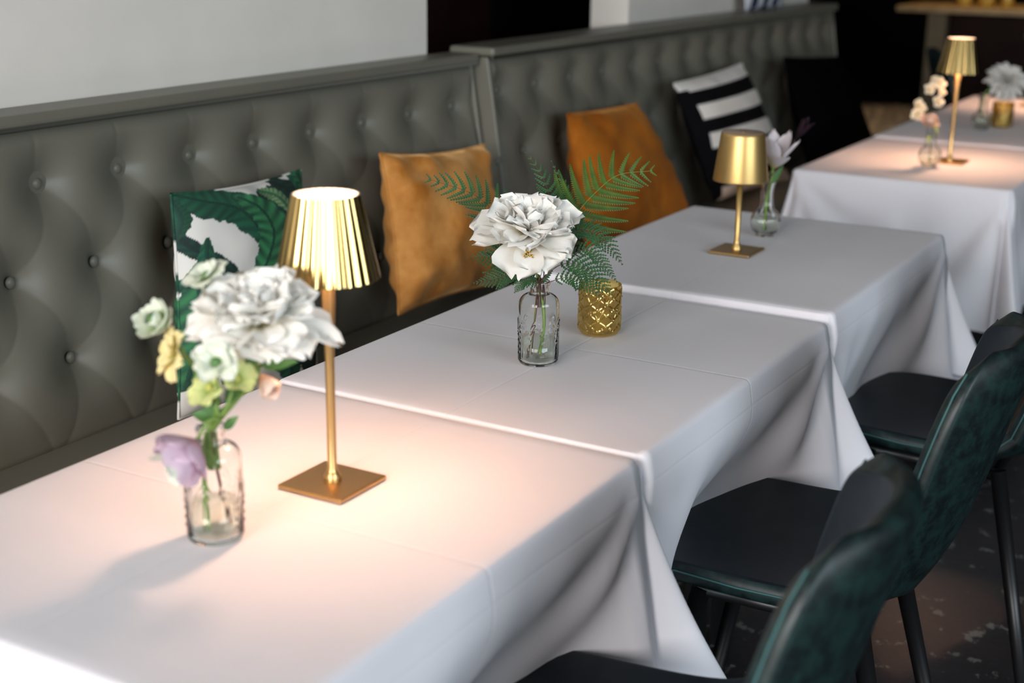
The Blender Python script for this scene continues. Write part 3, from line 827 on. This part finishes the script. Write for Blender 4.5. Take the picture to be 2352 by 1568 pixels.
fr([(1215, 620, .02), (1170, 590, .03), (1130, 590, .03), (1083, 592, .03)], .040, 'fern frond under the left side of the peony', npin=14, t0=.45)
fr([(1225, 645, -.03), (1205, 645, -.04), (1182, 672, -.05)], .020, 'short fern tip hanging in front of the bottle neck on its left', npin=14, t0=.5)

# ---- bouquet of the first bottle
DV1 = depth_of((v1[0], v1[1], .9)); m1 = np.array(v1)+(0, 0, .13)
base = lambda s: np.array(v1)+(random.Random(s).uniform(-.015, .015), random.Random(s+9).uniform(-.015, .015), .010) if s == 1 else np.array(v1)+(random.Random(s).uniform(-.011, .011), random.Random(s+9).uniform(-.011, .011), .088)
neck = lambda s: m1+(random.Random(s).uniform(-.006, .006), random.Random(s+5).uniform(-.006, .006), 0)
ctr = dep(598, 748, DV1+.01)
peony('peony_flower', ctr, np.array([0, 0, .9])+toc*.38, .077, 'big blurred white peony in the nearest bouquet, with long petals reaching right', [base(1), neck(1), dep(575, 880, DV1)], seed=21,
      long=((.35, .098, .019, 122), (.62, .092, .018, 132), (.0, .075, .02, 118)))
def simple_flower(name, px, dd, ax, label, m, spec, sp, r=.0016, center=None, cat='flower', group=None, stemm='stem', D=None, calyx=True):
    D = DV1 if D is None else D
    ctr = dep(px[0], px[1], D+dd)
    root = thing(name, sp[0], label, cat, group); og = root.location
    B = Bloom()
    for q in spec: B.ring(ctr, ax, **q)
    B.build('petals', M[m], root, og)
    stem(root, og, list(sp)+[ctr], r, stemm)
    if center:
        cc = np.array(ctr)+frame(ax)[0]*center[1]
        MB().ball(cc, center[0], 12, 8).build('flower_centre', M[center[2]], root, origin=og)
    return root, og, ctr
UPT = np.array([0, 0, 1.])
simple_flower('small_white_flower', (478, 640), .02, UPT*.8+toc*.3-RT*.3, 'small white flower with green eye above and left of the blurred peony', 'green_white',
    [dict(n=6, th0=R_(50), th1=R_(95), L=.028, W=.013, seed=41, cup=.25, ruf=.001), dict(n=5, th0=R_(30), th1=R_(70), L=.02, W=.01, seed=42, cup=.3, ruf=.001)],
    [base(2), neck(2), dep(492, 840, DV1+.01), dep(486, 730, DV1+.02)], center=(.006, .004, 'leafm'))
simple_flower('scabiosa_bud', (367, 745), .0, UPT*.5+toc*.7-RT*.4, 'round pale green bud at the far left of the blurred bouquet', 'green_white',
    [dict(n=11, th0=R_(60), th1=R_(20), L=.026, W=.008, seed=51, cup=.3, r0=.006), dict(n=9, th0=R_(40), th1=R_(-10), L=.022, W=.008, seed=52, cup=.3, r0=.004), dict(n=12, th0=R_(85), th1=R_(35), L=.026, W=.008, seed=53, cup=.3, r0=.004)],
    [base(3), neck(3), dep(470, 900, DV1), dep(410, 790, DV1)], center=(.007, .013, 'leafm'))
simple_flower('yellow_flower', (412, 812), -.01, -RT*.8+toc*.5+UPT*.1, 'pale yellow flower with drooping petals under the round green bud', 'lemon',
    [dict(n=6, th0=R_(40), th1=R_(100), L=.034, W=.013, seed=61, cup=.3, ruf=.0025), dict(n=4, th0=R_(20), th1=R_(70), L=.024, W=.010, seed=62, cup=.3, ruf=.002)],
    [base(4), neck(4), dep(478, 905, DV1-.01), dep(448, 840, DV1-.01)])
simple_flower('hellebore_flower', (498, 836), -.07, toc*.8+UPT*.5, 'small white flower with green centre low in front of the blurred peony', 'green_white',
    [dict(n=7, th0=R_(50), th1=R_(92), L=.027, W=.012, seed=71, cup=.25, ruf=.0015), dict(n=6, th0=R_(30), th1=R_(70), L=.018, W=.009, seed=72, cup=.3, ruf=.001)],
    [base(5), neck(5), dep(498, 930, DV1-.02)], center=(.006, .004, 'leafm'))
simple_flower('lime_hellebore', (486, 892), -.02, -RT*.5+toc*.6+UPT*.3, 'lime green flower low in the bouquet above the bottle neck', 'lime',
    [dict(n=6, th0=R_(45), th1=R_(95), L=.026, W=.012, seed=81, cup=.3, ruf=.0015)], [base(6), neck(6), dep(500, 950, DV1-.02)], center=(.005, .003, 'lemon'))
simple_flower('lime_hellebore', (541, 872), -.02, RT*.5+toc*.6+UPT*.5, 'lime green flower right of the low one, under the blurred peony', 'lime',
    [dict(n=5, th0=R_(40), th1=R_(80), L=.024, W=.013, seed=82, cup=.35, ruf=.001)], [base(7), neck(7), dep(518, 940, DV1-.02)], center=(.005, .003, 'lemon'))
simple_flower('peach_flower', (598, 862), .01, RT*.4-UPT*.5+toc*.4, 'peach lit bud hanging under the blurred peony', 'peach',
    [dict(n=5, th0=R_(35), th1=R_(5), L=.03, W=.013, seed=91, cup=.4), dict(n=4, th0=R_(25), th1=R_(-5), L=.026, W=.011, seed=92, cup=.4)],
    [base(8), neck(8), dep(560, 900, DV1), dep(590, 838, DV1+.01)])
simple_flower('peach_flower', (585, 808), .03, RT*.1+UPT*.9, 'peach bud on a green stem just behind the blurred peony', 'peach',
    [dict(n=5, th0=R_(25), th1=R_(0), L=.03, W=.011, seed=93, cup=.5)], [base(10), neck(10), dep(548, 905, DV1+.01)])
rt_, og_, ct_ = simple_flower('lilac_tulip', (452, 1010), -.045, -RT*.5-UPT*.62+toc*.45, 'blurred lilac pink tulip drooping in front of the nearest bottle', 'lilac',
    [dict(n=5, th0=R_(60), th1=R_(8), L=.052, W=.029, seed=101, cup=.35, ruf=.0015), dict(n=4, th0=R_(66), th1=R_(40), L=.044, W=.024, seed=102, cup=.3, ruf=.002)],
    [base(11), neck(11), dep(505, 965, DV1-.02), dep(478, 968, DV1-.035)], r=.0024)
B = Bloom(); B.ring(ct_, -RT*.5-UPT*.62+toc*.45, 3, R_(25), R_(35), .055, .017, seed=103, cup=.3, ruf=.001); B.build('pale_petals', M['green_white'], rt_, og_)
# leaves and stalks of the bouquet
sp = thing('leafy_sprig', base(12), 'green leafy sprig rising from the nearest bottle under the peony', 'foliage'); og = sp.location
stem(sp, og, [base(12), neck(12), dep(548, 900, DV1), dep(640, 795, DV1+.01)], .0022)
lm = MB()
for a, b_, w_ in (((540, 905), (588, 800), .010), ((498, 950), (455, 880), .010), ((515, 985), (548, 955), .006), ((488, 960), (440, 950), .008), ((520, 930), (560, 850), .008), ((500, 905), (470, 930), .012), ((600, 840), (685, 830), .008), ((505, 970), (450, 850), .008)):
    leaf_blade(lm, dep(*a, DV1-.005), dep(*b_, DV1-.015), w_, toc+UPT*.4)
lm.build('leaves', M['leafm'], sp, origin=og)
tw = thing('brown_twig', np.array(v1)+(.012, -.012, .012), 'thin reddish brown twig inside the nearest bottle', 'twig'); og = tw.location
stem(tw, og, [np.array(v1)+(.014, -.012, .012), np.array(v1)+(.004, -.006, .07), neck(13), dep(515, 940, DV1)], .0018, 'stem_dark', 'stalk')
tw = thing('brown_twig', np.array(v2)+(-.012, .01, .012), 'thin reddish brown fern stalk base inside the peony bottle', 'twig'); og = tw.location
stem(tw, og, [np.array(v2)+(-.016, .012, .008), np.array(v2)+(-.004, .004, .08), mouth+(0, 0, .02)], .0013, 'stem_dark', 'stalk')

# ---- tulip in the bulb vase
DV3 = depth_of((b3[0], b3[1], .85)); m3 = np.array(b3)+(0, 0, .124)
tx = np.array([0, 0, 1.])+RT*.12+toc*.12; ctr = dep(1775, 388, DV3)
root = thing('tulip_flower', np.array(b3)+(0, 0, .01), 'white tulip flushed with violet, wide open beside the unlit gold lamp', 'flower'); og = root.location
B = Bloom()
for k, (az, t0_, t1_, L, W) in enumerate([(0.2, 36, 26, .088, .018), (1.2, 32, 12, .092, .020), (2.3, 38, 16, .090, .018), (3.3, 40, 30, .086, .019), (4.2, 34, 14, .082, .021), (5.4, 60, 50, .084, .018), (4.75, 30, 12, .072, .016)]):
    B.petal(ctr, tx, az, R_(t0_), R_(t1_), L, W, cup=.42, ruf=.0008, tip=.5, seed=k, nu=12)
B.build('petals', M['tulip'], root, og)
stem(root, og, [np.array(b3)+(.006, .004, .012), m3-(0, 0, .03), dep(1768, 430, DV3), ctr], .0048)
st = MB()
for k in range(12):
    rr = random.Random(k); st.tube([ctr+tx*.004, ctr+tx*.020+RT*rr.uniform(-.008, .008)+toc*rr.uniform(0, .01)], .0013, 5)
st.build('stamens', M['stamen'], root, origin=og)
lf = MB(); leaf_blade(lf, dep(1765, 430, DV3), dep(1752, 372, DV3+.01), .007, toc); leaf_blade(lf, dep(1770, 425, DV3), dep(1800, 378, DV3+.01), .007, toc); leaf_blade(lf, dep(1768, 432, DV3), dep(1745, 395, DV3), .006, toc)
lf.build('leaves', M['leafm'], root, origin=og)
root = thing('plum_flower', np.array(b3)+(.004, 0, .01), 'dark plum flower spike behind the tulip', 'flower'); og = root.location
stem(root, og, [np.array(b3)+(.01, .0, .012), m3, dep(1800, 370, DV3+.03), dep(1826, 322, DV3+.04)], .0022, 'stem_dark')
B = Bloom(); B.ring(dep(1826, 322, DV3+.04), UPT*.8+RT*.45, 5, R_(22), R_(8), .06, .009, seed=7, cup=.4); B.build('petals', M['plum'], root, og)

# ---- orchid sprig and ranunculus in the far bulb vase
DV4 = depth_of((b4[0], b4[1], .85)); m4 = np.array(b4)+(0, 0, .124)
root = thing('orchid_sprig', np.array(b4)+(0, 0, .01), 'cream orchid sprig on a dark stalk beside the far lit lamp', 'flower'); og = root.location
stem(root, og, [np.array(b4)+(0, .004, .012), m4, dep(2150, 270, DV4), dep(2160, 225, DV4), dep(2140, 188, DV4)], .0012, 'stem_dark')
for k, (u, v, s) in enumerate([(2158, 190, .016), (2134, 206, .014), (2148, 186, .012), (2154, 233, .015), (2164, 213, .009), (2110, 243, .015), (2106, 262, .015), (2118, 250, .010)]):
    B = Bloom(); c_ = dep(u, v, DV4-.005+.002*k); axk = toc+UPT*.2*((k % 3)-1)+RT*.3*((k % 2)-.5)
    B.ring(c_, axk, 5, R_(60), R_(85), s*1.25, s*.62, seed=200+k, cup=.3, nu=6, nv=5); B.ring(c_, axk, 3, R_(20), R_(50), s*.6, s*.3, seed=230+k, cup=.3, nu=5, nv=5)
    B.build('blossom', M['cream_orchid'], root, og)
root = thing('ranunculus_flower', np.array(b4)+(.003, 0, .01), 'blush round flower over the rim of the far bulb vase', 'flower'); og = root.location
ctr = dep(2134, 285, DV4-.01); B = Bloom(); ax_ = UPT*.7+toc*.6
for q, (a0, a1, L) in enumerate([(85, 40, .034), (70, 20, .032), (50, 5, .03), (30, -10, .026)]): B.ring(ctr, ax_, 8, R_(a0), R_(a1), L, .014, seed=300+q, cup=.4, az0=q*.4, nu=7, nv=5)
B.build('petals', M['peach'], root, og); stem(root, og, [np.array(b4)+(.003, 0, .012), m4, ctr], .0022)
lf = MB(); leaf_blade(lf, dep(2140, 275, DV4-.02), dep(2160, 305, DV4-.03), .007, toc+RT*.5, droop=.3); leaf_blade(lf, dep(2136, 310, DV4-.02), dep(2128, 330, DV4-.02), .005, toc)
lf.build('leaves', M['lemon'], root, origin=og)
# ---- dahlia in the farthest bulb vase
DV5 = depth_of((b5[0], b5[1], .85)); m5 = np.array(b5)+(0, 0, .124)
root = thing('dahlia_flower', np.array(b5)+(0, 0, .01), 'white many-petalled dahlia in the farthest bulb vase', 'flower'); og = root.location
ctr = dep(2312, 186, DV5); B = Bloom(); ax_ = UPT*.55+toc*.75
for q, (a0, a1, L, n) in enumerate([(75, 118, .075, 15), (66, 100, .070, 15), (54, 82, .064, 14), (40, 62, .056, 13), (24, 40, .046, 10), (8, 18, .036, 7)]):
    B.ring(ctr, ax_, n, R_(a0), R_(a1), L, .0105, seed=400+q, cup=.5, az0=q*.3, nu=7, nv=5, tip=.5)
for k in range(4): B.petal(ctr, ax_, 4.2+k*.35, R_(100), R_(160), .075, .013, cup=.3, ruf=.002, seed=k)
B.build('petals', M['dahlia'], root, og); stem(root, og, [np.array(b5)+(.004, 0, .012), m5, ctr], .003)
MB().ball(ctr+frame(ax_)[0]*.02, .008, 10, 6).build('flower_centre', M['leafm'], root, origin=og)

# ------------------------------------------------------------------ cushions
def cushion(name, TLc, TRc, BRc, BLc, thick, label, colfn, m, n=90, wr=.006, seed=0, ear=.09, piping=None):
    C4 = [np.array(c, float) for c in (TLc, TRc, BRc, BLc)]
    ctr = sum(C4)/4
    du = ((C4[1]+C4[2])-(C4[0]+C4[3]))/4; dv = ((C4[3]+C4[2])-(C4[0]+C4[1]))/4
    nn = np.cross(du, dv); nn /= np.linalg.norm(nn)
    if nn@(-FW) < 0: nn = -nn
    def surf(side):
        P = []; cols = []
        for i in range(n+1):
            row = []
            for j in range(n+1):
                a = -1+2*j/n; b = -1+2*i/n
                a = sin(a*pi/2)*.5+a*.5; b = sin(b*pi/2)*.5+b*.5
                a2 = a*(1-ear*(1-b*b)); b2 = b*(1-ear*(1-a*a))
                ua, vb_ = (a2+1)/2, (b2+1)/2
                p = C4[0]*(1-ua)*(1-vb_)+C4[1]*ua*(1-vb_)+C4[2]*ua*vb_+C4[3]*(1-ua)*vb_
                t = ((1-a**4)*(1-b**4))**.62*(1-.16*(a*a+b*b))
                edge = max(abs(a), abs(b))
                w_ = wr*nz((a*1.6, b*1.6, side), 1.5, seed)*2*min(1, t*3)
                # puckers running in from the seams
                pk = .5*wr*(math.exp(-((1-abs(a))/.25))*sin(b*17+seed)+math.exp(-((1-abs(b))/.25))*sin(a*15+seed*2))*min(1, t*4)
                row.append(p+nn*side*(thick/2*t+w_+pk)); cols.append((*colfn((a+1)/2, (b+1)/2), 1))
            P.append(row)
        return P, cols
    Pf, cf = surf(1); Pb, cb = surf(-1)
    mb = MB(); mb.grid(Pf, flip=True); mb.grid(Pb, flip=False)
    rt = thing(name, (float(ctr[0]), float(ctr[1]), float(min(c[2] for c in C4))), label, 'cushion'); og = rt.location
    mb.build('cover', m, rt, origin=og, colors=cf+cb)
    # seam cord round the edge
    ring = []
    idx = [(0, j) for j in range(0, n, 3)]+[(i, n) for i in range(0, n, 3)]+[(n, j) for j in range(n, 0, -3)]+[(i, 0) for i in range(n, 0, -3)]
    pts = [Pf[i][j] for i, j in idx]; pts.append(pts[0])
    MB().tube(pts, .003, 6, cap=False).build('seam', piping or m, rt, origin=og, colors=[(*colfn(idx[min(k//6, len(idx)-1)][1]/n, idx[min(k//6, len(idx)-1)][0]/n), 1) for k in range(len(pts)*6)])
    return rt

# banana-leaf print painted as a pattern on the fabric
WHT = np.array((.66, .64, .60)); G0 = np.array((.006, .045, .030)); G1 = np.array((.012, .11, .055)); G2 = np.array((.035, .20, .075)); G3 = np.array((.22, .33, .15)); GD = np.array((.003, .018, .015))
# crop frame used when tracing: x 245..1020 -> u, y 250..1700 -> v
def T_(x, y):
    u = (x-245)/775.; v = (y-(250-140*u))/1440.
    return (u, v)
LEAVES = [  # midrib points (u,v), half widths, colours (light, dark), rib frequency
    ([T_(900, 1400), T_(860, 900), T_(830, 500), T_(700, 250)], .20, (G0, GD), 50),
    ([T_(1060, 1300), T_(1000, 800), T_(960, 480), T_(880, 330)], .13, (GD*1.4, GD), 50),
    ([T_(780, 700), T_(800, 450), T_(790, 290), T_(760, 200)], .07, (G0, GD), 50),
    ([T_(990, 700), T_(930, 400), T_(860, 230), T_(790, 160)], .10, (G0*.9, GD), 50),
    ([T_(1060, 420), T_(1010, 260), T_(930, 90)], .085, (G1, G0), 44),
    ([T_(960, 60), T_(1010, 200), T_(1080, 330)], .06, (G2*.8, G0), 40),
    ([T_(260, 1500), T_(290, 1250), T_(300, 1000), T_(280, 760)], .085, (G2*.8, G0), 44),
    ([T_(240, 520), T_(300, 640), T_(420, 780), T_(520, 1000)], .055, (G0, GD), 44),
    ([T_(230, 900), T_(310, 760), T_(350, 560)], .05, (G1, G0), 44),
    ([T_(420, 1500), T_(400, 1200), T_(440, 980), T_(600, 800)], .075, (G1*.8, G0), 44),
    ([T_(800, 1500), T_(700, 1300), T_(560, 1100)], .13, (G1, G0), 44),
    ([T_(700, 225), T_(770, 270), T_(835, 400)], .055, (G3, G1), 60),
    ([T_(235, 245), T_(380, 300), T_(540, 370), T_(655, 620)], .16, (G1, G0), 60),
    ([T_(245, 300), T_(262, 420), T_(240, 560)], .05, (G1*.7, G0), 60),
    ([T_(560, 270), T_(665, 380), T_(700, 540), T_(640, 720), T_(560, 860)], .125, (G2*1.25, G0), 52)]
LV = []
for pts, hw, cc, fq in LEAVES:
    pth = np.array(bez([(u, v*1.0, 0) for u, v in pts], 100))[:, :2]; LV.append((pth, hw, cc, fq))
def leafcol(u, v):
    col = WHT
    for pth, hw, (ca, cb), fq in LV:
        dv_ = pth-np.array((u, v)); dv_[:, 1] *= 1.86
        d = np.hypot(dv_[:, 0], dv_[:, 1]); k = int(d.argmin()); s = k/(len(pth)-1)
        wq = hw*(sin(pi*min(.98, .06+s*.92))**.55)*(1+.07*sin(s*37+u*9))
        if d[k] < wq:
            sd = 1 if (dv_[k, 0]*.7+dv_[k, 1]) > 0 else -1
            f = .5+.5*sin((s*fq+d[k]/hw*5*1.0)*1.0)
            f = f*(.45+.55*d[k]/wq) if d[k] > .012 else .9
            c = ca*(1-f)+cb*f
            col = c if sd > 0 else c*.72
    return tuple(col)
M['leafprint'] = pattern_mat('banana_leaf_print_cotton', .8)
M['stripes'] = pattern_mat('striped_woven_cotton', .85, Specular_IOR_Level=.1)
m = M['velvet'] = mat('rust_velvet', (.40, .15, .03), .75, Sheen_Weight=1.0, Sheen_Roughness=.35, Sheen_Tint=(1, .62, .28, 1), Specular_IOR_Level=.1)
t = tex_noise(m, 7, 5, .6); r = ramp(m, t.outputs[0], [(.36, (.34, .115, .014)), (.62, (.60, .28, .08))]); nodes(m)[2].new(r.outputs[0], nodes(m)[3].inputs['Base Color'])
t = tex_noise(m, 22, 4, .6); bump(m, t.outputs[0], .35, .006)
m = M['velvet2'] = mat('burnt_orange_velvet', (.32, .095, .01), .8, Sheen_Weight=.45, Sheen_Roughness=.35, Sheen_Tint=(1, .5, .15, 1), Specular_IOR_Level=.1)
t = tex_noise(m, 7, 5, .6); r = ramp(m, t.outputs[0], [(.36, (.25, .065, .006)), (.64, (.42, .13, .012))]); nodes(m)[2].new(r.outputs[0], nodes(m)[3].inputs['Base Color'])
t = tex_noise(m, 22, 4, .6); bump(m, t.outputs[0], .3, .006)

def Y(u, v, y): return ony(u, v, y)
cushion('scatter_cushion', Y(392, 446, 1.13), Y(690, 390, 1.15), Y(735, 890, 1.00), Y(410, 962, 1.02), .12, 'banana leaf print cushion in dark green and white, on the left of the bench', leafcol, M['leafprint'], n=170, wr=.004, seed=1, ear=.05)
one = lambda u, v: (1, 1, 1)
cushion('scatter_cushion', Y(872, 352, 1.12), Y(1112, 332, 1.15), Y(1165, 650, 1.04), Y(915, 722, 1.02), .15, 'tan orange velvet cushion behind the left fern fronds', one, M['velvet'], wr=.011, seed=4, ear=.075)
cushion('scatter_cushion', Y(1303, 262, 1.10), Y(1462, 238, 1.13), Y(1585, 498, 1.03), Y(1350, 590, 1.01), .15, 'burnt orange velvet cushion slumped behind the fern, farther along the bench', one, M['velvet2'], wr=.007, seed=7, ear=.02)
BK = (.003, .003, .004); SW = (.80, .76, .71)
def stripes(u, v):
    if u < .10: return BK if v > .05 else SW
    k = v*9.0
    return SW if int(k) % 2 == 0 else BK
def stripes2(u, v):
    e = [0, .085, .20, .325, .445, .565, .69, .82, .90, 1.01]
    for i in range(9):
        if v < e[i+1]: break
    if u < .07 and v > .07: return BK
    return SW if i % 2 == 0 else BK
cushion('scatter_cushion', Y(1548, 192, 1.08), Y(1703, 146, 1.12), Y(1812, 410, 1.02), Y(1640, 462, 1.00), .13, 'black and white striped cushion behind the unlit gold lamp', stripes2, M['stripes'], n=140, wr=.003, seed=9, ear=.03)
cushion('scatter_cushion', Y(1800, 132, 1.08), Y(1930, 130, 1.12), Y(2010, 372, .98), Y(1880, 440, .96), .15, 'plain black cushion at the far end of the bench', one, M['blackcloth'], wr=.004, seed=12, ear=.02)
NV = (.02, .03, .07)
def stripesv(u, v): return (.62, .64, .70) if int(u*7+.3) % 2 == 0 else NV
zl = 1.137
cushion('scatter_cushion', (3.66, 1.30, zl+.36), (4.05, 1.30, zl+.37), (4.08, 1.265, zl+.006), (3.68, 1.265, zl+.004), .06, 'navy and white striped cushion standing on top of the bench back', stripesv, M['stripes'], n=100, wr=.002, seed=15, ear=.02)

# ------------------------------------------------------------------ bar and background
bar = thing('bar_counter', (7.6, .9, 0), 'dark bar with honey coloured wooden top at the upper right', 'bar'); og = bar.location
MB().box(7.25, 7.95, -1.2, 1.66, .965, 1.0).build('worktop', M['barwood'], bar, origin=og, smooth=False, bevel=.004)
MB().box(7.42, 7.9, -1.15, 1.36, 0, .965).build('front_panel', M['darkwood'], bar, origin=og, smooth=False)
for k in range(4): MB().box(7.40, 7.42, -.95+k*.55, -.50+k*.55, .12, .82).build('raised_panel', M['darkwood'], bar, origin=og, smooth=False)
MB().box(7.36, 7.46, 1.38, 1.49, 0, .965).build('post', M['barpost'], bar, origin=og, smooth=False)
def tumbler(x, y, label, r=.04, h=.1):
    t = thing('bar_jar', (x, y, 1.001), label, 'jar', 'glass jars on the bar')
    MB().lathe([(.001, 0), (r*.9, 0), (r, .01), (r, h*.8), (r*.8, h), (r*.85, h+.01)], 28).build('glass_body', M['amber'], t)
    MB().lathe([(.001, .004), (r*.85, .004), (r*.9, h*.6), (.001, h*.6)], 24).build('contents', M['wax'], t)
for k, (yy, rr_, hh, lb) in enumerate([(1.30, .05, .12, 'amber glass jar on the bar, leftmost of the three'), (1.17, .055, .14, 'amber glass jar on the bar, middle one of the three'), (1.05, .04, .12, 'amber glass jar on the bar, rightmost of the three')]):
    tumbler(7.45, yy, lb, rr_, hh)
# warm lamps hanging over the bar and over the far floor, above the picture
def ceiling_lamp(x, y, z, power, label, size=.5, spot=None):
    t = thing('ceiling_lamp', (x, y, z), label, 'lamp', 'hanging lamps')
    MB().lathe([(.001, .10), (.05, .10), (.14, .0), (.135, .0), (.045, .095), (.001, .095)], 32).build('lamp_shade', M['black'], t)
    MB().tube([(0, 0, .1), (0, 0, 2.99-z)], .004, 6).build('cord', M['black'], t)
    d = bpy.data.lights.new('ceiling_bulb', 'SPOT'); d.energy = power; d.color = (1, .68, .34); d.spot_size = spot or 1.5; d.spot_blend = .6; d.shadow_soft_size = .05
    o = bpy.data.objects.new('ceiling_bulb', d); COL.objects.link(o); o.parent = t; o.location = (0, 0, .03)
ceiling_lamp(7.15, 1.0, 2.2, 34, 'black hanging lamp above the bar top')
ceiling_lamp(9.6, 2.3, 2.2, 560, 'black hanging lamp above the lit floor left of the bar', spot=1.0)
